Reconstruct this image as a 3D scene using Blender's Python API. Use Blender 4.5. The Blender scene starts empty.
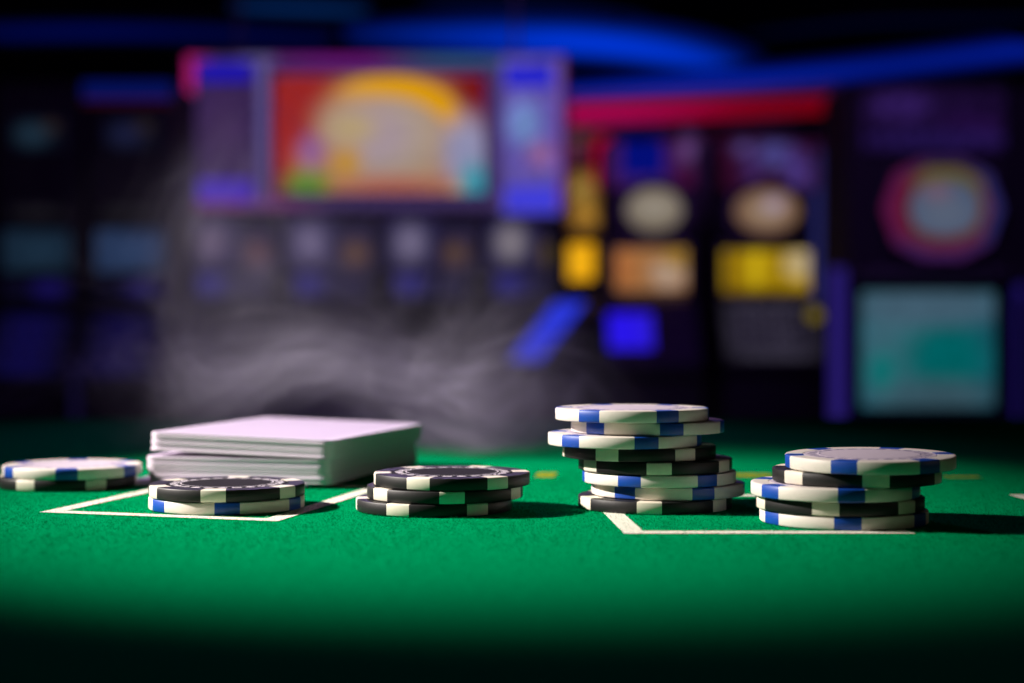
import bpy, bmesh, math, random
from mathutils import Vector, Matrix, Euler
import numpy as np
random.seed(7)
PI = math.pi
S = bpy.context.scene
C = S.collection
T = 0.76                 # height of the table top above the floor
MM = 0.001

# ------------------------------------------------------------------ materials
def lin(c):
    return tuple(((v/255)/12.92 if v/255 <= .04045 else ((v/255+.055)/1.055)**2.4) for v in c) + (1,)

MATS = {}
def nodes(name):
    m = bpy.data.materials.new(name); m.use_nodes = True
    nt = m.node_tree; nt.nodes.clear()
    out = nt.nodes.new('ShaderNodeOutputMaterial')
    return m, nt, out

def pbr(name, rgb, rough=.5, metal=0, spec=.5, bump=0, bscale=200, var=0, coat=0):
    if name in MATS: return MATS[name]
    m, nt, out = nodes(name)
    b = nt.nodes.new('ShaderNodeBsdfPrincipled')
    b.inputs['Roughness'].default_value = rough; b.inputs['Metallic'].default_value = metal
    b.inputs['Specular IOR Level'].default_value = spec
    b.inputs['Coat Weight'].default_value = coat
    tc = nt.nodes.new('ShaderNodeTexCoord')
    n = nt.nodes.new('ShaderNodeTexNoise'); n.inputs['Scale'].default_value = bscale; n.inputs['Detail'].default_value = 4
    nt.links.new(tc.outputs['Object'], n.inputs['Vector'])
    r = nt.nodes.new('ShaderNodeMapRange')
    r.inputs['To Min'].default_value = 1-var; r.inputs['To Max'].default_value = 1+var
    nt.links.new(n.outputs['Fac'], r.inputs['Value'])
    mx = nt.nodes.new('ShaderNodeVectorMath'); mx.operation = 'SCALE'
    mx.inputs[0].default_value = lin(rgb)[:3]
    nt.links.new(r.outputs[0], mx.inputs['Scale'])
    nt.links.new(mx.outputs[0], b.inputs['Base Color'])
    if bump:
        bp = nt.nodes.new('ShaderNodeBump'); bp.inputs['Strength'].default_value = bump; bp.inputs['Distance'].default_value = .0004
        nt.links.new(n.outputs['Fac'], bp.inputs['Height']); nt.links.new(bp.outputs[0], b.inputs['Normal'])
    nt.links.new(b.outputs[0], out.inputs[0]); MATS[name] = m
    return m

def screen(name, base, blobs=(), k=1.0, grain=0, gscale=60):
    """a lit display: soft coloured shapes in its picture. blob = (x, z, rx, rz, rgb, sharpness[, ring])"""
    if name in MATS: return MATS[name]
    m, nt, out = nodes(name)
    tc = nt.nodes.new('ShaderNodeTexCoord')
    col = nt.nodes.new('ShaderNodeRGB'); col.outputs[0].default_value = lin(base)
    cur = col.outputs[0]
    for bl in blobs:
        x, z, rx, rz, rgb, sh = bl[:6]
        mp = nt.nodes.new('ShaderNodeMapping'); mp.vector_type = 'TEXTURE'
        mp.inputs['Location'].default_value = (x, 0, z)
        mp.inputs['Scale'].default_value = (rx, 1000, rz)
        nt.links.new(tc.outputs['Object'], mp.inputs['Vector'])
        ln = nt.nodes.new('ShaderNodeVectorMath'); ln.operation = 'LENGTH'
        nt.links.new(mp.outputs[0], ln.inputs[0])
        v = ln.outputs['Value']
        if len(bl) > 6:        # a ring
            s = nt.nodes.new('ShaderNodeMath'); s.operation = 'SUBTRACT'; nt.links.new(v, s.inputs[0]); s.inputs[1].default_value = 1
            a = nt.nodes.new('ShaderNodeMath'); a.operation = 'ABSOLUTE'; nt.links.new(s.outputs[0], a.inputs[0])
            d = nt.nodes.new('ShaderNodeMath'); d.operation = 'DIVIDE'; nt.links.new(a.outputs[0], d.inputs[0]); d.inputs[1].default_value = bl[6]
            v = d.outputs[0]
        mr = nt.nodes.new('ShaderNodeMapRange'); mr.interpolation_type = 'SMOOTHSTEP'
        mr.inputs['From Min'].default_value = 1+sh; mr.inputs['From Max'].default_value = max(0, 1-sh)
        nt.links.new(v, mr.inputs['Value'])
        mix = nt.nodes.new('ShaderNodeMix'); mix.data_type = 'RGBA'
        nt.links.new(mr.outputs[0], mix.inputs[0]); nt.links.new(cur, mix.inputs[6]); mix.inputs[7].default_value = lin(rgb)
        cur = mix.outputs[2]
    e = nt.nodes.new('ShaderNodeEmission'); e.inputs['Strength'].default_value = k
    if grain:
        n = nt.nodes.new('ShaderNodeTexNoise'); n.inputs['Scale'].default_value = gscale; n.inputs['Detail'].default_value = 1
        nt.links.new(tc.outputs['Object'], n.inputs['Vector'])
        r = nt.nodes.new('ShaderNodeMapRange'); r.inputs['From Min'].default_value = .3; r.inputs['From Max'].default_value = .7
        r.inputs['To Min'].default_value = k*(1-grain); r.inputs['To Max'].default_value = k*(1+grain)
        nt.links.new(n.outputs['Fac'], r.inputs['Value']); nt.links.new(r.outputs[0], e.inputs['Strength'])
    nt.links.new(cur, e.inputs['Color']); nt.links.new(e.outputs[0], out.inputs[0]); MATS[name] = m
    return m

def glow(rgb, k=1.0):
    return screen('lit_%d_%d_%d_%d' % (*rgb, int(k*100)), rgb, (), k)

# ------------------------------------------------------------------ object helpers
def link(name, me, mat, parent=None, loc=(0,0,0), rot=(0,0,0)):
    o = bpy.data.objects.new(name, me); C.objects.link(o)
    for m in (mat if isinstance(mat, (list, tuple)) else [mat]): me.materials.append(m)
    o.location = loc; o.rotation_euler = rot
    if parent: o.parent = parent
    return o

def tag(o, label=None, cat=None, group=None, kind=None):
    if label: o['label'] = label
    if cat: o['category'] = cat
    if group: o['group'] = group
    if kind: o['kind'] = kind
    return o

def empty(name, loc, rz=0):
    o = bpy.data.objects.new(name, None); C.objects.link(o); o.location = loc; o.rotation_euler = (0,0,rz)
    o.empty_display_size = .05
    return o

def to_mesh(bm, name='m', smooth=False):
    me = bpy.data.meshes.new(name); bm.to_mesh(me); bm.free()
    if smooth:
        for p in me.polygons: p.use_smooth = True
    return me

def box_mesh(sx, sy, sz, bev=0):
    bm = bmesh.new(); bmesh.ops.create_cube(bm, size=1)
    bmesh.ops.scale(bm, vec=(sx, sy, sz), verts=bm.verts)
    if bev: bmesh.ops.bevel(bm, geom=list(bm.edges), offset=bev, segments=2, affect='EDGES', profile=.6)
    return to_mesh(bm)

def box(name, mat, parent, c, s, bev=0, rot=(0,0,0)):
    return link(name, box_mesh(*s, bev=bev), mat, parent, c, rot)

def frame_mesh(w, h, t, d, bev=.004):
    """rectangular picture-frame moulding in the xz plane, bar width t, depth d"""
    bm = bmesh.new()
    o = [(-w/2,-h/2),(w/2,-h/2),(w/2,h/2),(-w/2,h/2)]
    i = [(-w/2+t,-h/2+t),(w/2-t,-h/2+t),(w/2-t,h/2-t),(-w/2+t,h/2-t)]
    V = [[bm.verts.new((x,y,z)) for x,z in ring] for ring in (o,i) for y in (-d/2,d/2)]
    of, ob, inf, inb = V
    for k in range(4):
        j = (k+1)%4
        bm.faces.new((of[k],of[j],inf[j],inf[k])); bm.faces.new((ob[j],ob[k],inb[k],inb[j]))
        bm.faces.new((of[j],of[k],ob[k],ob[j])); bm.faces.new((inf[k],inf[j],inb[j],inb[k]))
    bmesh.ops.recalc_face_normals(bm, faces=bm.faces)
    bmesh.ops.bevel(bm, geom=list(bm.edges), offset=bev, segments=1, affect='EDGES')
    return to_mesh(bm)

def prism_x(profile, width, bev=0):
    """extrude a (y,z) outline along x, centred"""
    bm = bmesh.new()
    a = [bm.verts.new((-width/2, y, z)) for y, z in profile]
    b = [bm.verts.new((width/2, y, z)) for y, z in profile]
    bm.faces.new(a); bm.faces.new(list(reversed(b))); n = len(a)
    for k in range(n): bm.faces.new((a[k], b[k], b[(k+1)%n], a[(k+1)%n]))
    bmesh.ops.recalc_face_normals(bm, faces=bm.faces)
    if bev: bmesh.ops.bevel(bm, geom=list(bm.edges), offset=bev, segments=2, affect='EDGES')
    return to_mesh(bm)

def poly_y(outline, depth, bev=0):
    """extrude an (x,z) outline along y, centred"""
    bm = bmesh.new()
    a = [bm.verts.new((x, -depth/2, z)) for x, z in outline]
    b = [bm.verts.new((x, depth/2, z)) for x, z in outline]
    bm.faces.new(a); bm.faces.new(list(reversed(b))); n = len(a)
    for k in range(n): bm.faces.new((a[k], b[k], b[(k+1)%n], a[(k+1)%n]))
    bmesh.ops.recalc_face_normals(bm, faces=bm.faces)
    if bev: bmesh.ops.bevel(bm, geom=list(bm.edges), offset=bev, segments=2, affect='EDGES')
    return to_mesh(bm)

def ellipse(rx, rz, n=40):
    return [(rx*math.cos(2*PI*k/n), rz*math.sin(2*PI*k/n)) for k in range(n)]

# ------------------------------------------------------------------ camera
F, HZ, HC = 1652.0, 330.0, 0.045
cam = bpy.data.cameras.new('camera'); co = bpy.data.objects.new('camera', cam); C.objects.link(co)
cam.sensor_width = 36; cam.lens = F*36/1024
pitch = math.atan((341.5-HZ)/F)
co.location = (0, 0, T+HC); co.rotation_euler = (PI/2-pitch, 0, 0)
cam.clip_start = .01; cam.clip_end = 60
cam.dof.use_dof = True; cam.dof.focus_distance = .397; cam.dof.aperture_fstop = 9.0
S.camera = co

# ------------------------------------------------------------------ the room
dark = pbr('wall_paint', (26,22,40), .8, var=.15, bscale=3)
ceil_m = pbr('ceiling_paint', (34,36,62), .6, var=.1, bscale=2)
carpet = pbr('carpet', (40,22,36), .95, var=.5, bscale=9)
def wall(name, c, s, m):
    o = box(name, m, None, c, s); tag(o, kind='structure'); return o
wall('floor', (0, 7.5, -.05), (14, 21, .1), carpet)
wall('ceiling', (0, 7.5, 3.05), (14, 21, .1), ceil_m)
wall('wall_back', (0, 17.55, 1.5), (14, .1, 3), dark)
wall('wall_front', (0, -2.55, 1.5), (14, .1, 3), dark)
wall('wall_left', (-6.55, 7.5, 1.5), (.1, 20, 3), dark)
wall('wall_right', (6.55, 7.5, 1.5), (.1, 20, 3), dark)

def W(px, D): return (px-512)*D/F
def Z(py, D): return T+HC-(py-HZ)*D/F

# blue light coves on the ceiling: raised strips following the ceiling, each a housing with a lit lens
def cove(pts, width, rgb, k, label, prof=(.6,1,1,.6)):
    """pts: (x, y) centre line on the ceiling"""
    root = empty('cove_light', (pts[0][0], pts[0][1], 2.99))
    tag(root, label, 'ceiling light', 'blue cove lights on the ceiling')
    def ribbon(w, z0, z1):
        bm = bmesh.new(); rows = []; uv = bm.loops.layers.uv.new('UVMap')
        N = len(pts)
        for i, (x, y) in enumerate(pts):
            a = Vector(pts[max(0,i-1)]); b = Vector(pts[min(N-1,i+1)]); d = (b-a).normalized(); n = Vector((-d.y, d.x))
            wi = w(i/(N-1)) if callable(w) else w
            p = Vector((x-pts[0][0], y-pts[0][1]))
            q = [p+n*wi/2, p-n*wi/2]
            rows.append([bm.verts.new((q[0].x,q[0].y,z0)), bm.verts.new((q[1].x,q[1].y,z0)),
                         bm.verts.new((q[1].x,q[1].y,z1)), bm.verts.new((q[0].x,q[0].y,z1))])
        V = (0,1,1,0)
        for i, (r, s) in enumerate(zip(rows, rows[1:])):
            for j in range(4):
                f = bm.faces.new((r[j], r[(j+1)%4], s[(j+1)%4], s[j]))
                for l, (u, v) in zip(f.loops, ((i, V[j]), (i, V[(j+1)%4]), (i+1, V[(j+1)%4]), (i+1, V[j]))): l[uv].uv = (u/(N-1), v)
        bm.faces.new(rows[0]); bm.faces.new(list(reversed(rows[-1])))
        bmesh.ops.recalc_face_normals(bm, faces=bm.faces)
        return to_mesh(bm)
    wf = width if callable(width) else (lambda t: width)
    m, nt, out = nodes('cove_lens')
    uvn = nt.nodes.new('ShaderNodeTexCoord'); sp = nt.nodes.new('ShaderNodeSeparateXYZ'); nt.links.new(uvn.outputs['UV'], sp.inputs[0])
    cv = nt.nodes.new('ShaderNodeFloatCurve')      # widened lens fades sideways, painting in the blue glow spilt on the ceiling
    c0 = cv.mapping.curves[0]; c0.points[0].location = (0,0); c0.points[1].location = (1,0)
    for x_, y_ in ((.2,.22),(.5,1),(.8,.22)): c0.points.new(x_, y_)
    cv.mapping.update(); nt.links.new(sp.outputs[1], cv.inputs['Value'])
    cu = nt.nodes.new('ShaderNodeFloatCurve'); c1 = cu.mapping.curves[0]
    c1.points[0].location = (0,prof[0]); c1.points[1].location = (1,prof[-1])
    for q, y_ in enumerate(prof[1:-1]): c1.points.new((q+1)/(len(prof)-1), y_)
    cu.mapping.update(); nt.links.new(sp.outputs[0], cu.inputs['Value'])
    mu = nt.nodes.new('ShaderNodeMath'); mu.operation = 'MULTIPLY'; nt.links.new(cv.outputs[0], mu.inputs[0]); nt.links.new(cu.outputs[0], mu.inputs[1])
    m2 = nt.nodes.new('ShaderNodeMath'); m2.operation = 'MULTIPLY'; nt.links.new(mu.outputs[0], m2.inputs[0]); m2.inputs[1].default_value = k
    em = nt.nodes.new('ShaderNodeEmission'); em.inputs[0].default_value = lin(rgb); nt.links.new(m2.outputs[0], em.inputs['Strength']); nt.links.new(em.outputs[0], out.inputs[0])
    link('lens', ribbon(wf, -.02, -.001), m, root)
    link('housing', ribbon(lambda t: wf(t)+.04, 0, .009), pbr('black_metal', (14,14,18), .5), root)
    return root

def cpt(px, py):
    D = (2.97-T-HC)*F/(HZ-py); return (W(px, D), D)
def curve(pts, n=14):
    P = [Vector(cpt(*p)) for p in pts]; out = []
    for i in range(len(P)-1):
        p0 = P[max(0,i-1)]; p1 = P[i]; p2 = P[i+1]; p3 = P[min(len(P)-1,i+2)]
        for k in range(n):
            t = k/n
            out.append(tuple(.5*((2*p1)+(p2-p0)*t+(2*p0-5*p1+4*p2-p3)*t*t+(-p0+3*p1-3*p2+p3)*t**3)))
    out.append(tuple(P[-1])); return out
cove(curve([(345,36),(430,36),(540,40),(640,50),(725,68)]), lambda t: .9+1.3*math.sin(PI*min(1,t*1.02)), (0,54,215), 1.0, 'broad bright blue cove light curving over the wide display', (.12,.35,.65,1,.9,.3))
cove(curve([(560,97),(680,86),(800,76),(910,64),(1040,48)]), lambda t: 1.9-.3*t, (4,36,180), .85, 'long blue cove light rising to the corner above the red fascia', (.9,1,.8,.6,.75))
cove(curve([(-20,34),(90,32),(200,34),(330,40)]), 1.1, (2,14,100), .7, 'dim blue cove light at the far left of the ceiling', (.5,.8,.6,.4))
cove(curve([(230,7),(300,9),(370,12)]), .6, (4,50,115), .7, 'short teal blue cove light nearest to the table', (.1,1,.1))
cove(curve([(420,3),(560,10),(640,20)]), .5, (4,20,80), .5, 'thin dark blue cove light crossing above the broad one', (.2,1,.2))
cove(curve([(740,38),(860,24),(1030,20)]), .5, (2,8,50), .5, 'thin faint blue cove light over the hexagon machine', (.2,1,.8))

# ------------------------------------------------------------------ slot machines
cab = pbr('cabinet_black', (22,19,26), .7, 0, .2)
cab2 = pbr('cabinet_charcoal', (30,29,38), .45)
chrome = pbr('chrome_trim', (150,150,165), .2, metal=1)
plum = pbr('cabinet_plum', (52,20,48), .4)
btn_w = glow((110,110,130), .5)

def part_box(name, D, rect, mat, root, y=-.012, depth=.02, bev=.004, yaw=0):
    """a panel on the front of a machine that stands at distance D; rect given as the machine's own front elevation"""
    x0, z0, x1, z1 = rect
    return box(name, mat, root, ((x0+x1)/2, y, (z0+z1)/2), (x1-x0, depth, z1-z0), bev)

def cabinet(root, w, top, deckz=(.66,.92), prot=.25, mat=cab, depth=.55):
    lo, hi = deckz
    prof = [(-prot+.05,0.0),(-prot+.05,lo-.06),(-prot,lo-.02),(-prot,lo),(-.03,hi),(0,hi+.02),(0,top-.04),(.04,top),(depth,top),(depth,0)]
    link('cabinet', prism_x(prof, w, .006), mat, root)
    # base kick plate
    box('kick_plate', chrome, root, (0, -prot+.045, .06), (w*.94, .01, .1), .003)

def deck(root, w, lo, hi, prot, mat, buttons=None, knob=None):
    ln = math.hypot(prot-.03, hi-lo); ang = math.atan2(hi-lo, prot-.03)
    d = box('button_deck', mat, root, (0, -(prot+.03)/2-.008, (lo+hi)/2+.008), (w, ln*.92, .014), .004, (ang,0,0))
    if buttons:
        nx, ny, m = buttons
        for i in range(nx):
            for j in range(ny):
                link('button', BUTTON, m, d, ((i-(nx-1)/2)*w*.8/nx, (j-(ny-1)/2)*ln*.7/ny, .010))
    if knob:
        x, y, m = knob
        link('spin_button', BIGBTN, m, d, (x, y, .014))
    return d
def disc_mesh(r, h, n=20, bev=.003):
    bm = bmesh.new(); bmesh.ops.create_cone(bm, cap_ends=True, segments=n, radius1=r, radius2=r*.9, depth=h)
    return to_mesh(bm)
BUTTON = disc_mesh(.016, .012); BIGBTN = disc_mesh(.035, .02)

# --- A: upright machine with the hexagon topper, right
def hexa(w, h, cut=.3):
    return [(-w/2,0),(-w/2+w*cut*.35,h*.36),(0-w*.16,h/2),(w*.16,h/2),(w/2-w*cut*.35,h*.36),(w/2,0),(w/2-w*cut*.35,-h*.36),(w*.16,-h/2),(-w*.16,-h/2),(-w/2+w*cut*.35,-h*.36)]
D = 6.0
r = empty('slot_machine', (W(931,D), D, 0))
tag(r, 'tall black slot machine with hexagonal lit topper and teal lower screen', 'slot machine', 'slot machines around the room')
cw = .60
link('cabinet', prism_x([(-.02,0),(-.02,.44),(0,.46),(0,1.67),(.04,1.71),(.5,1.71),(.5,0)], cw, .006), cab, r)
def rl(px0, py0, px1, py1, cx=931, D=6.0):
    return (W(px0,D)-W(cx,D), Z(py1,D), W(px1,D)-W(cx,D), Z(py0,D))
part_box('lower_screen', D, rl(861,292,993,407), screen('teal_screen', (34,105,125),
    [(-.12,0,.12,.3,(76,128,146),.5),(.06,-.03,.16,.12,(0,122,124),.6),(-.17,-.08,.05,.07,(20,140,140),.5),(0,.16,.3,.07,(84,118,140),.5),(.05,-.17,.2,.06,(70,105,120),.6)], .56, .15, 25), r)
link('screen_frame', frame_mesh(.56,.50,.025,.03), pbr('blue_black', (14,16,40), .3), r, (W(928,D)-W(931,D), -.014, Z(350,D)))
part_box('header_panel', D, rl(862,90,1003,152), screen('purple_panel', (34,16,62),
    [(-.12,.05,.1,.05,(60,34,110),.7),(.13,-.03,.1,.06,(44,18,78),.7),(0,-.07,.3,.03,(46,28,100),.6)], .55, .5, 30), r)
hx = link('hexagon_sign', poly_y(hexa(.45,.38), .05, .006), cab2, r, (W(938,D)-W(931,D), -.03, Z(210,D)))
link('outer_ring', poly_y(hexa(.43,.36), .012, .002), screen('hex_outer', (62,38,88), [(-.17,0,.10,.2,(112,28,84),.7),(.2,0,.09,.2,(54,50,120),.7),(0,-.16,.2,.06,(84,40,110),.6)], .62), hx, (0,-.03,0))
link('yellow_ring', poly_y(hexa(.34,.29), .012, .002), screen('hex_yellow', (110,60,40), [(0,.12,.16,.08,(116,104,24),.6),(-.15,0,.07,.15,(112,30,46),.7),(0,-.13,.15,.05,(110,44,44),.7)], .6), hx, (0,-.045,0))
link('center_lens', poly_y(hexa(.26,.20), .012, .002), screen('hex_lens', (84,100,132), [(0,-.02,.1,.07,(104,116,140),.8),(-.03,.06,.05,.03,(130,104,126),.7)], .66), hx, (0,-.06,0))
dk = box('button_shelf', cab2, r, (0, -.06, Z(277,D)), (.56,.12,.03), .006)
for k in range(6): link('button', BUTTON, pbr('button_grey', (70,70,80), .4), dk, (-.2+k*.08, -.02, .02))
part_box('side_light', D, rl(829,268,845,420), glow((48,34,128), .65), r)

D = 6.0
r = empty('slot_machine', (W(1078,D), D, 0))
tag(r, 'dark slot machine at the photo edge, only its violet side light in view', 'slot machine', 'slot machines around the room')
cabinet(r, .44, 1.7)
deck(r, .4, .66,.92,.25, cab2, (4,2,pbr('button_grey', (70,70,80), .4)))
part_box('side_light', D, rl(1011,285,1021,420,1075), glow((40,28,120), .6), r, -.012)
part_box('screen', D, (-.16,1.0,.2,1.3), screen('dim_blue_screen', (12,16,40), [(0,0,.15,.1,(20,30,70),.8)], .5), r)

# --- B: bank of three under the red fascia
D = 7.5
def rl2(cx, *q): 
    return (W(q[0],7.5)-W(cx,7.5), Z(q[3],7.5), W(q[2],7.5)-W(cx,7.5), Z(q[1],7.5))
# machine with yellow reels
cx = 768
r = empty('slot_machine', (W(cx,D), D, 0))
tag(r, 'slot machine with yellow reel window and round amber sign under red fascia', 'slot machine', 'slot machines around the room')
cabinet(r, .46, 1.66, (.66,.93), .26, cab, .4)
part_box('reel_window', D, rl2(cx,723,251,809,293), screen('yellow_reels', (176,142,16),
    [(-.15,0,.03,.2,(128,96,10),.6),(-.05,0,.025,.2,(196,166,20),.7),(.05,0,.025,.2,(150,120,10),.7),(.15,.04,.06,.06,(190,170,130),.7),(0,-.1,.3,.03,(110,80,8),.7)], .95, .25, 40), r)
link('reel_frame', frame_mesh(.43,.25,.018,.03), chrome, r, (W(765,D)-W(cx,D), -.012, Z(271,D)))
s = link('round_sign', poly_y(ellipse(.19,.14), .05, .006), cab2, r, (W(765,D)-W(cx,D), -.03, Z(212,D)))
link('sign_lens', poly_y(ellipse(.145,.10), .015), screen('amber_disc', (118,84,58), [(0,0,.09,.06,(160,136,116),.8),(.03,.03,.04,.03,(170,150,170),.8)], .85), s, (0,-.03,0))
part_box('top_panel', D, rl2(cx,719,142,819,190), screen('lilac_letters', (54,12,44), [(.02,.05,.07,.06,(80,76,150),.8),(-.08,-.02,.04,.05,(70,44,110),.8),(.12,-.03,.05,.09,(80,60,140),.8),(-.12,.08,.04,.04,(84,66,130),.8),(-.02,-.1,.08,.03,(96,40,90),.8)], .75, .55, 30), r)
deck(r, .44, .66, .93, .26, screen('deck_lights', (30,27,38), [(-.02,.0,.17,1,(58,54,70),.6)], .8, .5, 35), (8,5,glow((120,118,140), .6)), (.19,.08,glow((128,110,20), .8)))
part_box('side_light', D, rl2(cx,813,150,820,330), glow((60,64,150), .42), r)
# machine with pale orange reels
cx = 650
r = empty('slot_machine', (W(cx,D), D, 0))
tag(r, 'slot machine with pale orange reel window and violet blue button deck', 'slot machine', 'slot machines around the room')
cabinet(r, .42, 1.66, (.64,.93), .26, cab, .4)
part_box('reel_window', D, rl2(cx,615,249,686,290), screen('orange_reels', (168,116,70),
    [(.08,-.02,.07,.06,(186,160,140),.7),(-.12,0,.05,.1,(180,110,60),.7),(.12,.06,.06,.05,(170,130,50),.7)], .85, .25, 40), r)
part_box('lower_glass', D, rl2(cx,618,291,686,300), glow((110,76,60), .5), r)
link('reel_frame', frame_mesh(.37,.26,.018,.03), chrome, r, (0, -.012, Z(270,D)))
s = link('round_sign', poly_y(ellipse(.17,.14), .05, .006), cab2, r, (W(653,D)-W(cx,D), -.03, Z(211,D)))
link('sign_lens', poly_y(ellipse(.125,.10), .015), screen('pearl_disc', (120,108,92), [(0,.01,.09,.05,(160,150,136),.8)], .85), s, (0,-.03,0))
part_box('top_panel', D, rl2(cx,606,142,694,188), screen('violet_panel', (66,14,56), [(-.04,0,.14,.16,(60,30,112),.4),(.17,.06,.04,.05,(104,70,130),.8)], .8, .3, 25), r)
part_box('blue_flag', D, rl2(cx,622,142,662,176), glow((4,16,130), .8), r, -.03)
d = deck(r, .40, .64, .93, .26, pbr('deck_violet', (40,26,60), .4), (3,3,glow((84,60,150), .6)))
box('deck_light', screen('deck_blue', (46,30,205), [(-.05,.0,.1,.1,(40,20,235),.9)], 1.0), d, (-.10,.0,.012), (.2,.2,.01), .004)
# machine turned to the left, yellow
cx = 583
D = 8.3
r = empty('slot_machine', (W(581,D), D, 0), -.75)
tag(r, 'slot machine turned sideways with orange window and slanted blue deck light', 'slot machine', 'slot machines around the room')
cabinet(r, .44, Z(130,D), (.62,.95), .42, cab, .3)
part_box('reel_window', D, (-.07,Z(280,D),.09,Z(244,D)), screen('gold_window', (232,160,10), [(0,0,.08,.08,(240,176,20),.8)], 1.05), r)
part_box('side_sign', D, (-.07,Z(232,D),.13,Z(170,D)), screen('gold_letters', (110,70,30), [(0,.05,.07,.06,(160,130,60),.7),(.02,-.07,.07,.06,(190,140,50),.7)], .8, .6, 30), r)
part_box('red_light', D, (.1,Z(190,D),.19,Z(122,D)), glow((176,6,50), .8), r)
part_box('top_panel', D, (-.15,Z(165,D),.07,Z(122,D)), screen('wine_panel', (84,20,50), [(0,0,.08,.08,(110,60,80),.8)], .55, .4, 20), r)
d = deck(r, .40, .62, .95, .42, pbr('deck_violet', (40,26,60), .4))
box('deck_light', glow((40,56,225), .95), d, (-.01,-.0,.012), (.2,.44,.01), .004)
# shared red fascia over the bank
r = empty('lit_fascia', (W(698,7.3), 7.27, Z(108,7.3)))
tag(r, 'long red lit fascia running over the bank of slot machines', 'sign')
x0 = W(566,7.3)-W(698,7.3); x1 = W(830,7.3)-W(698,7.3)
link('housing', poly_y([(x0,-.12),(x1,-.05),(x1,.085),(x0,.03)], .34, .006), plum, r, (0,.02,.0))
link('lit_panel', poly_y([(x0+.01,-.098),(x1-.01,-.05),(x1-.01,.028),(x0+.01,-.01)], .012), screen('red_panel', (150,0,34), [(-.5,0,.4,.3,(176,4,78),.9),(.45,0,.3,.3,(128,0,20),.9)], .8), r, (0,-.157,0))
for bx_ in (-.35,.1,.5): box('bracket', cab2, r, (bx_, .25, 1.671-Z(108,7.3)), (.04,.16,.02), .003)
r = empty('sign_wall', (W(712,9.2), 9.2, 0))
tag(r, 'dark wine coloured partition standing behind the bank of machines', 'partition')
box('panel', plum, r, (0,.05,.95), (1.42,.08,1.9), .01)
for i,(px,py,rx,rz,c,k) in enumerate([(689,145,.07,.08,(104,60,130),.5),(719,172,.07,.07,(130,30,66),.6),(700,120,.55,.1,(80,6,50),.45)]):
    link('lit_emblem', poly_y(ellipse(rx,rz,24), .012), screen('emblem_%d'%i, tuple(int(v*.5) for v in c), [(0,0,rx*.6,rz*.6,c,.9)], k), r, (W(px,9.2)-W(712,9.2), -.01-.02*(i<2), Z(py,9.2)))

# --- C: the wide overhead display
D = 7.0; cx = 374
r = empty('overhead_display', (W(cx,D), D, Z(133,D)))
tag(r, 'wide overhead display with fiery centre screen and two violet side panels', 'display screen')
def rc(px0,py0,px1,py1): return (W(px0,7)-W(cx,7), Z(py1,7)-Z(133,7), W(px1,7)-W(cx,7), Z(py0,7)-Z(133,7))
box('housing', plum, r, (0,.16,0), (1.64,.26,.68), .01)
part_box('backlight_board', D, rc(186,56,563,208), screen('lilac_board', (70,54,104),
   [(-.85,0,.14,.6,(190,28,116),.5),(-.1,.33,.35,.06,(118,22,128),.7),(.35,.33,.25,.06,(46,90,130),.7),(-.6,-.33,.3,.07,(120,36,110),.6),(.8,-.05,.08,.35,(140,50,130),.7),(-.5,.2,.07,.5,(100,90,150),.6)], .95), r, .02)
part_box('main_screen', D, rc(275,76,485,197), screen('fire_screen', (134,32,24),
   [(-.36,.02,.12,.16,(176,36,34),.6),(.0,-.16,.3,.16,(176,96,70),.7),(.03,-.02,.33,.27,(184,120,56),.4),(.04,-.01,.28,.22,(178,158,140),.6),(.04,-.10,.34,.31,(226,160,0),.25,.15),(-.34,.1,.17,.2,(160,38,34),.6),(-.12,.06,.13,.1,(176,146,120),.8),(-.04,-.0,.16,.12,(172,152,164),.7),(-.12,.03,.1,.06,(190,165,120),.8),(-.14,-.11,.06,.06,(200,146,40),.8),
    (.44,.2,.1,.2,(120,20,24),.6),(-.3,-.21,.09,.07,(96,140,40),.5),(.37,-.07,.10,.15,(150,150,186),.6),(.4,-.2,.06,.08,(60,160,180),.6),(-.29,-.07,.05,.07,(150,100,160),.7),(.05,-.22,.22,.05,(180,104,84),.6)], .92), r, -.008, .03)
link('main_frame', frame_mesh(.94,.56,.022,.05), pbr('frame_violet', (84,74,120), .4), r, (W(380,D)-W(cx,D), -.005, 0))
p = part_box('side_panel', D, rc(195,62,258,202), screen('dusky_panel', (62,40,88), [(0,0,.08,.12,(74,50,96),.6)], .75, .25, 20), r, 0, .03)
box('light_bar', glow((30,22,180), .85), p, (0,-.02,.25), (.23,.02,.085), .004)
box('light_bar', glow((66,30,190), .85), p, (0,-.02,-.25), (.23,.02,.09), .004)
p = part_box('side_panel', D, rc(502,58,560,214), screen('pale_panel', (96,82,166), [(-.03,.05,.06,.08,(110,140,196),.8),(.04,-.08,.05,.05,(150,100,150),.8)], 1.0, .3, 25), r, 0, .03)
box('light_bar', glow((34,36,210), .9), p, (-.01,-.02,.25), (.2,.02,.09), .004)
box('light_bar', glow((66,64,222), .95), p, (0,-.02,-.27), (.22,.02,.11), .004)
for sx in (-.6,.6): box('hanger', cab2, r, (sx,.16,(2.99-Z(133,D)+.34)/2), (.016,.016,2.99-Z(133,D)-.34), .004)

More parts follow.
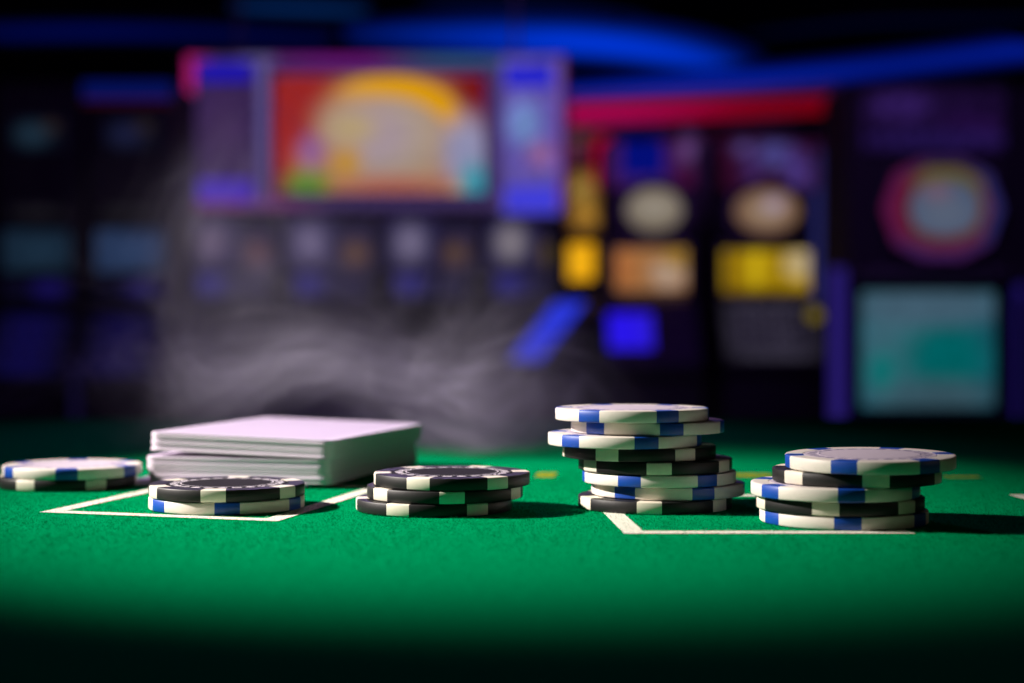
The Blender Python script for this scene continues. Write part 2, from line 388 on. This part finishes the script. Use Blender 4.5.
# --- D: four dim machines below the display
D = 9.0
spec = [(232,(128,110,140),(104,60,60),'pink grey'),(330,(140,128,170),(120,84,50),'white and amber'),(430,(150,140,176),(110,80,56),'white and brown'),(530,(170,160,170),(150,124,40),'white and yellow')]
for i,(px,c1,c2,nm) in enumerate(spec):
    r = empty('slot_machine', (W(px,D), D, 0))
    tag(r, ['dim slot machine under the display nearest to its pink end','dim slot machine under the fiery screen, second from the pink end','dim slot machine under the fiery screen, third from the pink end','dim slot machine under the display beside the slanted blue light'][i], 'slot machine', 'slot machines around the room')
    cabinet(r, .5, 1.5, (.62,.88), .26, cab2)
    part_box('upper_light', D, (-.24,1.14,.03,1.42), screen('upper_%d'%i, (44,38,84), [(0,0,.07,.08,c1,.9)], .6), r)  # lilac base of these three panels paints in the purple haze around their lights
    part_box('amber_light', D, (.04,1.12,.24,1.38), screen('amber_%d'%i, (40,34,70), [(0,-.03,.06,.06,c2,.9)], .6), r)
    part_box('screen', D, (-.2,.98,.2,1.11), screen('blue_%d'%i, (36,32,66), [(-.12,.03,.08,.08,(48,44,140),.8)], .6), r)
    deck(r, .44, .62, .88, .26, pbr('deck_grey', (44,42,54), .4), (4,2,glow((30,28,90), .5)))

# --- E: two dim machines on the left
D = 6.5
for i,(px,blue) in enumerate([(38,False),(131,True)]):
    r = empty('slot_machine', (W(px,D), D, 0))
    tag(r, ['unlit looking slot machine at the far left with faint teal screen','dark slot machine with a blue light bar over faint blue screen'][i], 'slot machine', 'slot machines around the room')
    cabinet(r, .345, Z(80,D), (.62,.86), .22, cab, .45)
    f = lambda a,b,c,d: (W(a,D)-W(px,D), Z(d,D), W(c,D)-W(px,D), Z(b,D))
    part_box('screen', D, f(px-34,230,px+34,272), screen('slate_%d'%i, [(22,38,56),(36,54,88)][i], [(0,0,.1,.05,[(28,50,70),(44,66,104)][i],.8)], .75, .2, 20), r)
    part_box('topper', D, f(px-26,118,px+30,152), screen('topper_%d'%i, (10,10,24), [(-.02,0,.06,.04,[(34,56,74),(30,34,70)][i],.9),(.05,.03,.03,.02,(50,40,40),.9)], .7), r)
    part_box('name_strip', D, f(px-28,206,px+28,219), screen('strip_%d'%i, (16,15,22), [(0,0,.08,.02,(30,28,36),.8)], .7, .5, 60), r)
    part_box('lower_panel', D, f(px-34,278,px+34,300), screen('lowp_%d'%i, (10,8,30), [(.05,0,.06,.03,(24,16,92),.8)], .8), r)
    deck(r, .3, .62, .86, .22, screen('deckglow_%d'%i, (12,10,32), [(0,0,.1,1,[(20,16,84),(22,17,80)][i],.8)], .55), (4,2,glow((34,26,104), .6)))
    if blue:
        part_box('light_bar', D, f(px-46,84,px+42,99), glow((8,24,110), .7), r, -.02, .03)
        part_box('red_trim', D, f(px-46,101,px+42,105), glow((66,10,30), .6), r, -.02, .02)
    part_box('body_light', D, f(px-43,360,px-36,425), glow((26,20,66), .5), r, -.24)

# ------------------------------------------------------------------ poker table
def felt_mat(name, rgb, var=.2):
    m, nt, out = nodes(name)
    b = nt.nodes.new('ShaderNodeBsdfPrincipled'); b.inputs['Roughness'].default_value = 1; b.inputs['Specular IOR Level'].default_value = 0
    b.inputs['Sheen Weight'].default_value = .0
    tc = nt.nodes.new('ShaderNodeTexCoord')
    n1 = nt.nodes.new('ShaderNodeTexNoise'); n1.inputs['Scale'].default_value = 330; n1.inputs['Detail'].default_value = 5; n1.inputs['Roughness'].default_value = .7
    n2 = nt.nodes.new('ShaderNodeTexNoise'); n2.inputs['Scale'].default_value = 1500; n2.inputs['Detail'].default_value = 0
    for n in (n1, n2): nt.links.new(tc.outputs['Object'], n.inputs['Vector'])
    ad = nt.nodes.new('ShaderNodeMath'); ad.operation = 'ADD'; nt.links.new(n1.outputs['Fac'], ad.inputs[0]); nt.links.new(n2.outputs['Fac'], ad.inputs[1])
    r = nt.nodes.new('ShaderNodeMapRange'); r.inputs['From Min'].default_value = .7; r.inputs['From Max'].default_value = 1.3
    r.inputs['To Min'].default_value = 1-var; r.inputs['To Max'].default_value = 1+var
    nt.links.new(ad.outputs[0], r.inputs['Value'])
    mx = nt.nodes.new('ShaderNodeVectorMath'); mx.operation = 'SCALE'; mx.inputs[0].default_value = lin(rgb)[:3]
    nt.links.new(r.outputs[0], mx.inputs['Scale']); nt.links.new(mx.outputs[0], b.inputs['Base Color'])
    bp = nt.nodes.new('ShaderNodeBump'); bp.inputs['Strength'].default_value = .15; bp.inputs['Distance'].default_value = .0006
    nt.links.new(ad.outputs[0], bp.inputs['Height']); nt.links.new(bp.outputs[0], b.inputs['Normal'])
    nt.links.new(b.outputs[0], out.inputs[0]); return m
felt = felt_mat('green_felt', (0,132,80))
white_print = felt_mat('white_felt_print', (212,212,198), .12)
yellow_print = felt_mat('yellow_felt_print', (140,140,30), .15)

tb = empty('poker_table', (0, .34, 0))
tag(tb, 'green felt gaming table with white betting boxes printed on it', 'table')
oy = -.34
def stadium(hx, hy, r, n=10):
    pts = []
    for cxx, cyy, a0 in ((hx-r, hy-r, 0), (-hx+r, hy-r, PI/2), (-hx+r, -hy+r, PI), (hx-r, -hy+r, 1.5*PI)):
        for k in range(n+1):
            a = a0 + PI/2*k/n; pts.append((cxx+r*math.cos(a), cyy+r*math.sin(a)))
    return pts
def slab(outline, z0, z1, bev=0):
    bm = bmesh.new()
    a = [bm.verts.new((x,y,z1)) for x,y in outline]; b = [bm.verts.new((x,y,z0)) for x,y in outline]
    bm.faces.new(a); bm.faces.new(list(reversed(b))); n = len(a)
    for k in range(n): bm.faces.new((b[k], b[(k+1)%n], a[(k+1)%n], a[k]))
    bmesh.ops.recalc_face_normals(bm, faces=bm.faces)
    if bev:
        top = [e for e in bm.edges if all(v.co.z == z1 for v in e.verts)]
        bmesh.ops.bevel(bm, geom=top, offset=bev, segments=3, affect='EDGES')
    return to_mesh(bm)
link('playing_surface', slab(stadium(1.0,.50,.12), -.006, 0, .002), felt, tb, (0,0,T))
link('tabletop', slab(stadium(1.0,.50,.12), -.04, -.0065), pbr('dark_wood', (40,22,14), .4, var=.3, bscale=30), tb, (0,0,T))
link('apron', slab(stadium(.92,.42,.1), -.14, -.041), pbr('dark_wood', (40,22,14), .4), tb, (0,0,T))
for sx in (-.8,.8):
    for sy in (-.3,.3):
        link('leg', prism_x([(-.04,0),(.04,0),(.05,T-.141),(-.05,T-.141)], .09, .005), pbr('dark_wood', (40,22,14), .4), tb, (sx,sy,0))

def strip(name, pts, w, mat, z=.00012, closed=False):
    """printed line on the felt; pts in mm on the table (x, y from the camera foot)"""
    bm = bmesh.new(); P = [Vector(p) for p in pts]; n = len(P); L = []; R = []
    for i in range(n):
        if closed: a, b, c = P[i-1], P[i], P[(i+1)%n]
        else: a, b, c = P[max(0,i-1)], P[i], P[min(n-1,i+1)]
        d1 = (b-a).normalized() if (b-a).length else (c-b).normalized()
        d2 = (c-b).normalized() if (c-b).length else d1
        n1 = Vector((-d1.y,d1.x)); n2 = Vector((-d2.y,d2.x)); m = (n1+n2).normalized(); k = w/2/max(.3, m.dot(n1))
        L.append(bm.verts.new(((b.x+m.x*k)*MM, (b.y+m.y*k)*MM, 0))); R.append(bm.verts.new(((b.x-m.x*k)*MM, (b.y-m.y*k)*MM, 0)))
    for i in range(n if closed else n-1):
        j = (i+1)%n; bm.faces.new((R[i],R[j],L[j],L[i]))
    bmesh.ops.recalc_face_normals(bm, faces=bm.faces)
    for f in bm.faces:
        if f.normal.z < 0: f.normal_flip()
    return link(name, to_mesh(bm), mat, tb, (0, oy, T+z))
BOXES = [[(-113.7,408.5),(-56.8,390.5),(-38.5,472),(-95,490)],
         [(27.0,366.5),(86.5,366.5),(82,448),(22.5,448)],
         [(139,366),(198,360),(200,442),(138,448)],
         [(-250,452),(-196,430),(-168,508),(-224,530)]]
for b in BOXES: strip('betting_box_print', b, 4.8, white_print, closed=True)
# broken yellow arc of print
for x0_, x1_, ys, wd_ in ((7.5,13.5,512,16),(69,80,511,12),(93,106,509,6),(112,122,508,6),(132,143,505,6),(-140,-126,508,8),(-166,-152,504,8)):
    strip('yellow_arc_print', [(x0_, ys), (x1_, ys-.6)], wd_, yellow_print)

# felt fibres in the near and middle field: far more than anyone could count
rng = np.random.default_rng(3)
def seg_dist(X, Y, a, b):
    ax, ay = a; bx, by = b; dx, dy = bx-ax, by-ay; t = np.clip(((X-ax)*dx+(Y-ay)*dy)/(dx*dx+dy*dy), 0, 1)
    return np.hypot(X-ax-t*dx, Y-ay-t*dy)
def fibres(n, x0, x1, y0, y1, name, lenr=(.3,1.0), wd=.055):
    X = rng.uniform(x0,x1,n); Y = rng.uniform(y0,y1,n)
    # clumps
    cl = .5+.5*np.sin(X*.9+1.3*np.sin(Y*.7))*np.sin(Y*.8+1.7*np.sin(X*.5))
    keep = rng.uniform(0,1,n) < (.55+.45*cl)*np.clip((Y-y0)/70,0,1)**1.3*np.clip((y1-Y)/60,0,1)
    X, Y, cl = X[keep], Y[keep], cl[keep]; n = len(X)
    a = rng.uniform(0,2*PI,n); L = rng.uniform(*lenr,n)*(.8+.35*cl); lean = rng.uniform(.6,1.4,n)
    ux, uy = np.cos(a), np.sin(a)
    tip = np.stack([X+ux*L*np.sin(lean), Y+uy*L*np.sin(lean), L*np.cos(lean)],1)
    b2 = rng.uniform(0,2*PI,n)*1.0
    px, py = np.cos(b2)*wd, np.sin(b2)*wd
    p0 = np.stack([X-px, Y-py, np.zeros(n)-.02],1); p1 = np.stack([X+px, Y+py, np.zeros(n)-.02],1)
    co_ = np.stack([p0,p1,tip],1).reshape(-1,3)*MM
    me = bpy.data.meshes.new(name)
    me.vertices.add(3*n); me.vertices.foreach_set('co', co_.astype(np.float32).ravel())
    me.loops.add(3*n); me.loops.foreach_set('vertex_index', np.arange(3*n, dtype=np.int32))
    me.polygons.add(n); me.polygons.foreach_set('loop_start', np.arange(0,3*n,3,dtype=np.int32)); me.polygons.foreach_set('loop_total', np.full(n,3,np.int32))
    d = np.full(n, 99.)
    for bx in BOXES:
        for i in range(4): d = np.minimum(d, seg_dist(X, Y, bx[i], bx[(i+1)%4]))
    me.materials.append(felt); me.materials.append(white_print)
    me.polygons.foreach_set('material_index', ((d < 2.3+rng.normal(0,.3,n)) & (rng.uniform(0,1,n) < .75)).astype(np.int32))
    me.update(calc_edges=True)
    o = bpy.data.objects.new(name, me); C.objects.link(o); o.parent = tb; o.location = (0, oy, T)
    o['kind'] = 'stuff'
    return o
fibres(520000, -175, 175, 285, 550, 'felt_nap')

# ------------------------------------------------------------------ poker chips
R_, TH = 19.5*MM, 3.14*MM
white_pl = pbr('chip_white', (218,210,200), .45, bump=.03, bscale=900, var=.05)
black_pl = pbr('chip_black', (20,19,20), .5, 0, .35, bump=.06, bscale=1200, var=.25)
blue_pl = pbr('chip_blue', (8,66,160), .42, bump=.05, bscale=900, var=.12)
ivory_pl = pbr('chip_ivory', (216,208,190), .45, bump=.03, bscale=900, var=.06)
ink_white = pbr('inlay_mark_white', (205,198,204), .5)
inlay_blk = pbr('inlay_black', (20,17,22), .8, 0, .15, bump=.3, bscale=1500, var=.3)
inlay_wht = pbr('inlay_white', (196,184,196), .5, bump=.2, bscale=1200, var=.06)
ink_grey = pbr('inlay_mark_grey', (120,112,140), .5)

def chip_body():
    NS = 120
    prof = [(.0,0),(15.2,0),(15.5,.06),(19.1,.06),(19.38,.15),(19.5,.32),(19.5,TH/MM-.32),(19.38,TH/MM-.15),(19.1,TH/MM-.06),(15.5,TH/MM-.06),(15.2,TH/MM-.2)]
    bm = bmesh.new(); rings = []
    for r, z in prof[1:]:
        rings.append([bm.verts.new((r*MM*math.cos(2*PI*k/NS), r*MM*math.sin(2*PI*k/NS), z*MM)) for k in range(NS)])
    cb = bm.verts.new((0,0,0)); ct = bm.verts.new((0,0,(TH/MM-.2)*MM))
    for k in range(NS):
        j = (k+1)%NS
        bm.faces.new((cb, rings[0][j], rings[0][k])); bm.faces.new((ct, rings[-1][k], rings[-1][j]))
        for i in range(len(rings)-1):
            f = bm.faces.new((rings[i][k], rings[i][j], rings[i+1][j], rings[i+1][k]))
            # spots 18 degrees wide, six of them, first one centred on angle 0
            a = (k+.5)*3
            da = min(abs((a - s*60 + 180) % 360 - 180) for s in range(6))
            f.material_index = 1 if (da < 9 and i >= 1 and i <= 8) else 0
            f.smooth = i == 4
    return to_mesh(bm, 'poker_chip')
def inlay_mesh(seed):
    rnd = random.Random(seed); NS = 144; bm = bmesh.new()
    rr = [11.4,11.7,12.3,12.7,13.1,13.5,13.9,14.3,15.15]
    z = .0
    rings = [[bm.verts.new((r*MM*math.cos(2*PI*k/NS), r*MM*math.sin(2*PI*k/NS), .00019 if r < 12 else .0001)) for k in range(NS)] for r in rr]
    c = bm.verts.new((0,0,.00019))
    pat = {}
    for m in range(24):      # little printed marks round the ring, in clusters
        for u in range(4):
            for v in range(5):
                shape = ((u+v+m) % 3 != 0) if m % 2 else (abs(u-1.5)+abs(v-2) < 2.6)
                pat[(m*6+u, v+2)] = shape
    for k in range(NS):
        j = (k+1)%NS
        bm.faces.new((c, rings[0][k], rings[0][j]))
        for i in range(len(rr)-1):
            f = bm.faces.new((rings[i][k], rings[i+1][k], rings[i+1][j], rings[i][j]))
            f.material_index = 1 if pat.get((k,i)) or i == 0 else 0
    # rim wall going down into the recess
    bot = [bm.verts.new((v.co.x, v.co.y, -.00002)) for v in rings[-1]]
    for k in range(NS):
        j = (k+1)%NS; bm.faces.new((rings[-1][k], bot[k], bot[j], rings[-1][j]))
    bmesh.ops.recalc_face_normals(bm, faces=bm.faces)
    return to_mesh(bm, 'inlay')
def body_mesh(m0, m1):
    me = chip_body(); me.materials.append(m0); me.materials.append(m1); return me
def inl(m0, m1, s):
    me = inlay_mesh(s); me.materials.append(m0); me.materials.append(m1); return me
WB, BB = body_mesh(white_pl, blue_pl), body_mesh(black_pl, ivory_pl)
WI, BI = inl(inlay_wht, ink_grey, 1), inl(inlay_blk, ink_white, 2)

def proto(kind):
    o = bpy.data.objects.new('poker_chip', WB if kind == 'w' else BB); C.objects.link(o)
    i = bpy.data.objects.new('inlay', WI if kind == 'w' else BI); C.objects.link(i); i.parent = o; i.location = (0,0,TH-.2*MM+.00002)
    return o
PR = {'w': proto('w'), 'b': proto('b')}; used = {'w': False, 'b': False}
def chip(kind, x, y, z, phase, label, group, tilt=(0,0)):
    src = PR[kind]
    if used[kind]:
        o = src.copy(); C.objects.link(o)
        for ch in src.children:
            c = ch.copy(); C.objects.link(c); c.parent = o
    else:
        o = src; used[kind] = True
    o.location = (x, y, T+z)
    o.rotation_euler = Euler((tilt[0], tilt[1], math.radians(phase-90)-math.atan2(x, y)), 'XYZ')
    tag(o, label, 'poker chip', group)
    return o
ORD = ['topmost','second from the top','third from the top','fourth from the top','fifth from the top','sixth from the top','seventh from the top','bottom chip']
NAME = {'w': 'white chip with blue edge spots', 'b': 'black chip with white edge spots'}
def stack(d, spec, where, group, gap=.02):
    n = len(spec)
    for i, s in enumerate(spec):
        kind, px, ph = s[:3]; dy = s[3] if len(s) > 3 else 0; tilt = s[4] if len(s) > 4 else (0,0); dz = s[5] if len(s) > 5 else 0
        y = (d+dy)*MM
        z = (n-1-i)*(TH+gap*MM)+.0001+dz*MM
        pos = 'bottom chip' if i == n-1 else ORD[i]
        chip(kind, W(px, y), y, z, ph, '%s, %s of %s' % (NAME[kind], pos, where), group, tilt)
G = 'poker chips stacked on the felt'
stack(421, [('w',631.9,-33),('w',647.4,18,1.5),('w',624.8,16,-.5),('b',639.1,-24,.5),('b',655.1,3,0),('w',659,-22,0),('w',667.7,-33,1),('b',655,-4,-1)],
      'the tall eight-chip stack', G)
stack(388, [('w',870,-17,-3,(0,math.radians(.9)),.30),('b',856.4,13),('w',835,11,-1),('b',839.6,-9),('w',843.5,3)],
      'the five-chip stack', G)
stack(414, [('b',452,-25),('b',445,5),('b',434,-27)], 'the all-black three-chip stack', G)
stack(418, [('b',227,-10),('w',227,0,.5)], 'the pair in front of the cards', G)
stack(477, [('w',72.5,-5),('b',68,-37)], 'the blurred pair beside the cards', G)

# ------------------------------------------------------------------ playing cards
CW, CL, CT = 56.5*MM, 88*MM, .29*MM
def card_mesh():
    o = stadium(CW/2, CL/2, 3.2*MM, 5); bm = bmesh.new()
    a = [bm.verts.new((x,y,CT)) for x,y in o]; b = [bm.verts.new((x,y,0)) for x,y in o]
    f = bm.faces.new(a); f.material_index = 1; bm.faces.new(list(reversed(b))); n = len(a)
    for k in range(n): bm.faces.new((b[k], b[(k+1)%n], a[(k+1)%n], a[k]))
    bmesh.ops.recalc_face_normals(bm, faces=bm.faces)
    return to_mesh(bm, 'playing_card')
def card_back():
    m, nt, out = nodes('card_face')
    b = nt.nodes.new('ShaderNodeBsdfPrincipled'); b.inputs['Roughness'].default_value = .45
    tc = nt.nodes.new('ShaderNodeTexCoord')
    sp = nt.nodes.new('ShaderNodeSeparateXYZ'); nt.links.new(tc.outputs['Object'], sp.inputs[0])
    def M(op, a, bb=None):
        n = nt.nodes.new('ShaderNodeMath'); n.operation = op
        for i, v in enumerate((a, bb)):
            if v is None: continue
            if isinstance(v, (int,float)): n.inputs[i].default_value = v
            else: nt.links.new(v, n.inputs[i])
        return n.outputs[0]
    u = M('MULTIPLY', M('ADD', sp.outputs[0], sp.outputs[1]), 1600); v = M('MULTIPLY', M('SUBTRACT', sp.outputs[0], sp.outputs[1]), 1600)
    g = M('MULTIPLY', M('SINE', u), M('SINE', v)); g = M('GREATER_THAN', g, .1)
    inx = M('LESS_THAN', M('ABSOLUTE', sp.outputs[0]), CW/2-.005); iny = M('LESS_THAN', M('ABSOLUTE', sp.outputs[1]), CL/2-.005)
    g = M('MULTIPLY', M('MULTIPLY', g, .55), M('MULTIPLY', inx, iny))
    mix = nt.nodes.new('ShaderNodeMix'); mix.data_type = 'RGBA'; nt.links.new(g, mix.inputs[0])
    mix.inputs[6].default_value = lin((196,182,204)); mix.inputs[7].default_value = lin((150,128,164))
    nt.links.new(mix.outputs[2], b.inputs['Base Color']); nt.links.new(b.outputs[0], out.inputs[0]); return m
CM = card_mesh(); CM.materials.append(pbr('card_stock', (206,196,208), .7)); CM.materials.append(card_back())
th = .2462
def card(x, y, z, rz, tilt, label, group):
    o = bpy.data.objects.new('playing_card', CM); C.objects.link(o)
    o.rotation_mode = 'QUATERNION'
    o.rotation_quaternion = (Euler((0,0,-th+rz)).to_quaternion() @ Euler((0,tilt,0)).to_quaternion())
    o.location = (x, y, T+z); tag(o, label, 'playing card', group); return o
cx, cy = -.0676, .5151
z = .0003
s_ax = Vector((math.cos(th), -math.sin(th), 0)); l_ax = Vector((math.sin(th), math.cos(th), 0))
step = CT+.012*MM
for k in range(3):
    p = Vector((cx,cy,0)) - s_ax*(.0115-.002*k) - l_ax*(.0035-.001*k)
    card(p.x, p.y, z, .05-.012*k, 0, 'white playing card poking out at the very bottom of the deck', 'cards sticking out under the deck'); z += step
for k in range(24):
    p = Vector((cx,cy,0)) + s_ax*(-.0016+random.gauss(0,.00012)+(.0005 if k < 9 else 0)) + l_ax*random.gauss(0,.00014)
    card(p.x, p.y, z, random.gauss(.01,.002), 0, 'white playing card in the lower packet of the deck', 'cards in the lower packet'); z += step
tilt = math.radians(1.65)
zm = z + math.sin(tilt)*CW/2 + .0002
for k in range(17):
    jit = Vector((0,0,0)) if k == 16 else s_ax*random.gauss(0,.0001) + l_ax*random.gauss(0,.00014)
    p = Vector((cx,cy,0)) + jit + s_ax*math.sin(tilt)*step*k
    top = k == 16
    card(p.x, p.y, zm+step*k, 0 if top else random.gauss(0,.002), tilt,
         'patterned top card of the deck with a plain white border' if top else 'white playing card in the tilted upper packet of the deck',
         None if top else 'cards in the upper packet')

# ------------------------------------------------------------------ smoke drifting behind the cards
def smoke():
    m, nt, out = nodes('drifting_smoke')
    v = nt.nodes.new('ShaderNodeVolumePrincipled')
    v.inputs['Color'].default_value = (.80,.77,.97,1); v.inputs['Anisotropy'].default_value = .25
    tc = nt.nodes.new('ShaderNodeTexCoord')
    def M(op, a, bb=None, cc=None):
        n = nt.nodes.new('ShaderNodeMath'); n.operation = op
        for i, x in enumerate((a, bb, cc)):
            if x is None: continue
            if isinstance(x, (int,float)): n.inputs[i].default_value = x
            else: nt.links.new(x, n.inputs[i])
        return n.outputs[0]
    def VM(op, a, bb=None, s=None):
        n = nt.nodes.new('ShaderNodeVectorMath'); n.operation = op
        for i, x in enumerate((a, bb)):
            if x is None: continue
            if isinstance(x, tuple): n.inputs[i].default_value = x
            else: nt.links.new(x, n.inputs[i])
        if s is not None: n.inputs['Scale'].default_value = s
        return n.outputs[0]
    P = tc.outputs['Object']
    w1 = nt.nodes.new('ShaderNodeTexNoise'); w1.inputs['Scale'].default_value = 14; w1.inputs['Detail'].default_value = 0
    nt.links.new(P, w1.inputs['Vector'])
    warp = VM('SCALE', VM('SUBTRACT', w1.outputs['Color'], (.5,.5,.5)), s=.11)
    Q = VM('ADD', P, warp)
    Qs = VM('MULTIPLY', Q, (1,.2,1.6))
    n1 = nt.nodes.new('ShaderNodeTexNoise'); n1.inputs['Scale'].default_value = 26; n1.inputs['Detail'].default_value = 2; n1.inputs['Roughness'].default_value = .5
    nt.links.new(Qs, n1.inputs['Vector'])
    ridge = M('SUBTRACT', 1, M('MULTIPLY', M('ABSOLUTE', M('SUBTRACT', n1.outputs['Fac'], .5)), 5.5))
    ridge = M('POWER', M('MAXIMUM', ridge, 0), 2.2)
    n2 = nt.nodes.new('ShaderNodeTexNoise'); n2.inputs['Scale'].default_value = 11; n2.inputs['Detail'].default_value = 0
    nt.links.new(Q, n2.inputs['Vector'])
    soft = nt.nodes.new('ShaderNodeMapRange'); soft.inputs['From Min'].default_value = .38; soft.inputs['From Max'].default_value = .68; nt.links.new(n2.outputs['Fac'], soft.inputs['Value'])
    tex = M('ADD', M('MULTIPLY', ridge, 1.5), M('MULTIPLY', soft.outputs[0], .8))
    n3 = nt.nodes.new('ShaderNodeTexNoise'); n3.inputs['Scale'].default_value = 58; n3.inputs['Detail'].default_value = 0
    nt.links.new(Qs, n3.inputs['Vector'])
    r3 = M('MAXIMUM', M('SUBTRACT', 1, M('MULTIPLY', M('ABSOLUTE', M('SUBTRACT', n3.outputs['Fac'], .5)), 9)), 0)
    tex = M('MULTIPLY', tex, M('ADD', M('MULTIPLY', r3, .9), .7))
    tex = M('ADD', tex, .05)
    # where the smoke hangs: sum of soft puffs (x, z in the object's frame), amount
    total = None
    for (px, pz, rx, rz, ry, amt) in PUFFS:
        mp = nt.nodes.new('ShaderNodeMapping'); mp.vector_type = 'TEXTURE'
        mp.inputs['Location'].default_value = (px, 0, pz); mp.inputs['Scale'].default_value = (rx, ry, rz)
        nt.links.new(Q, mp.inputs['Vector'])
        ln = nt.nodes.new('ShaderNodeVectorMath'); ln.operation = 'LENGTH'; nt.links.new(mp.outputs[0], ln.inputs[0])
        e = M('POWER', 2.718, M('MULTIPLY', M('MULTIPLY', ln.outputs['Value'], ln.outputs['Value']), -1.0))
        e = M('MULTIPLY', e, amt)
        total = e if total is None else M('ADD', total, e)
    # fade to nothing towards the box walls
    sp = nt.nodes.new('ShaderNodeSeparateXYZ'); nt.links.new(P, sp.inputs[0])
    for i, h in enumerate(HALF):
        mr = nt.nodes.new('ShaderNodeMapRange'); mr.interpolation_type = 'SMOOTHSTEP'
        mr.inputs['From Min'].default_value = h; mr.inputs['From Max'].default_value = h*.7
        a = M('ABSOLUTE', sp.outputs[i])
        if i == 2:   # only at the top
            a = M('MAXIMUM', sp.outputs[i], 0)
        nt.links.new(a, mr.inputs['Value']); total = M('MULTIPLY', total, mr.outputs[0])
    dens = M('MULTIPLY', M('MULTIPLY', tex, total), DENS)
    nt.links.new(dens, v.inputs['Density'])
    nt.links.new(v.outputs[0], out.inputs['Volume'])
    return m
HALF = (.19, .07, .10)
SC = Vector((-.075, .61, T+.0015+.10))
DENS = 11.0
# px, pz are offsets from the box centre; pz=-.11 is the felt
def pf(px, py, rpx, rpy, amt, D=.61, ry=.03):
    return (W(px, D)-SC.x, Z(py, D)-SC.z, rpx*D/F, rpy*D/F, ry, amt)
PUFFS = [pf(310,365,170,50,1.0), pf(460,370,90,75,.8), pf(238,290,36,75,.55), pf(370,205,180,95,.2), pf(60,415,110,25,.3), pf(490,430,75,35,.6)]
sm = link('drifting_smoke', box_mesh(HALF[0]*2, HALF[1]*2, HALF[2]*2), smoke(), None, SC)
tag(sm, 'thin grey lilac smoke drifting over the felt behind the cards', 'smoke', kind='stuff')

# ------------------------------------------------------------------ lights
def spot(name, loc, aim, energy, rgb, size, blend, radius, scale=(1,1,1), roll=0):
    l = bpy.data.lights.new(name, 'SPOT'); l.energy = energy; l.color = lin(rgb)[:3]; l.spot_size = math.radians(size); l.spot_blend = blend; l.shadow_soft_size = radius
    o = bpy.data.objects.new(name, l); C.objects.link(o); o.location = loc
    d = (Vector(aim)-Vector(loc)).normalized()
    o.rotation_euler = d.to_track_quat('-Z', 'Y').to_euler(); o.scale = scale
    return o
def area(name, loc, aim, energy, rgb, sx, sy):
    l = bpy.data.lights.new(name, 'AREA'); l.shape = 'RECTANGLE'; l.size = sx; l.size_y = sy; l.energy = energy; l.color = lin(rgb)[:3]
    o = bpy.data.objects.new(name, l); C.objects.link(o); o.location = loc
    d = (Vector(aim)-Vector(loc)).normalized(); o.rotation_euler = d.to_track_quat('-Z', 'Y').to_euler(); return o
KEY = (-.78, .462, T+.50)
spot('key_spot', KEY, (-.025, .454, T), 124, (255,244,236), 28, 1.0, .009, scale=(1,.46,1))
spot('violet_back_spot', (-.15, 1.55, T+.75), (-.06, .60, T), 9, (196,160,255), 28, 1.0, .03)
area('violet_room_fill', (.5, 3.6, 2.7), (.3, 8, 1.0), 60, (150,96,215), 2.0, .8)  # unseen lamp added to lift the black cabinets towards plum
area('warm_fill', (.85, .22, T+.3), (.05, .42, T), .12, (255,214,190), .25, .25)

w = bpy.data.worlds.new('world'); S.world = w; w.use_nodes = True
w.node_tree.nodes['Background'].inputs[0].default_value = (.02,.02,.06,1); w.node_tree.nodes['Background'].inputs[1].default_value = .15

S.view_settings.view_transform = 'Standard'; S.view_settings.look = 'None'; S.view_settings.gamma = 1; S.view_settings.exposure = 0
S.view_settings.use_curve_mapping = False
S.cycles.use_denoising = True
try: S.cycles.denoiser = 'OPENIMAGEDENOISE'
except Exception: pass
S.cycles.max_bounces = 6; S.cycles.volume_bounces = 0
S.cycles.volume_step_rate = .2; S.cycles.volume_max_steps = 128
S.cycles.sample_clamp_indirect = 3
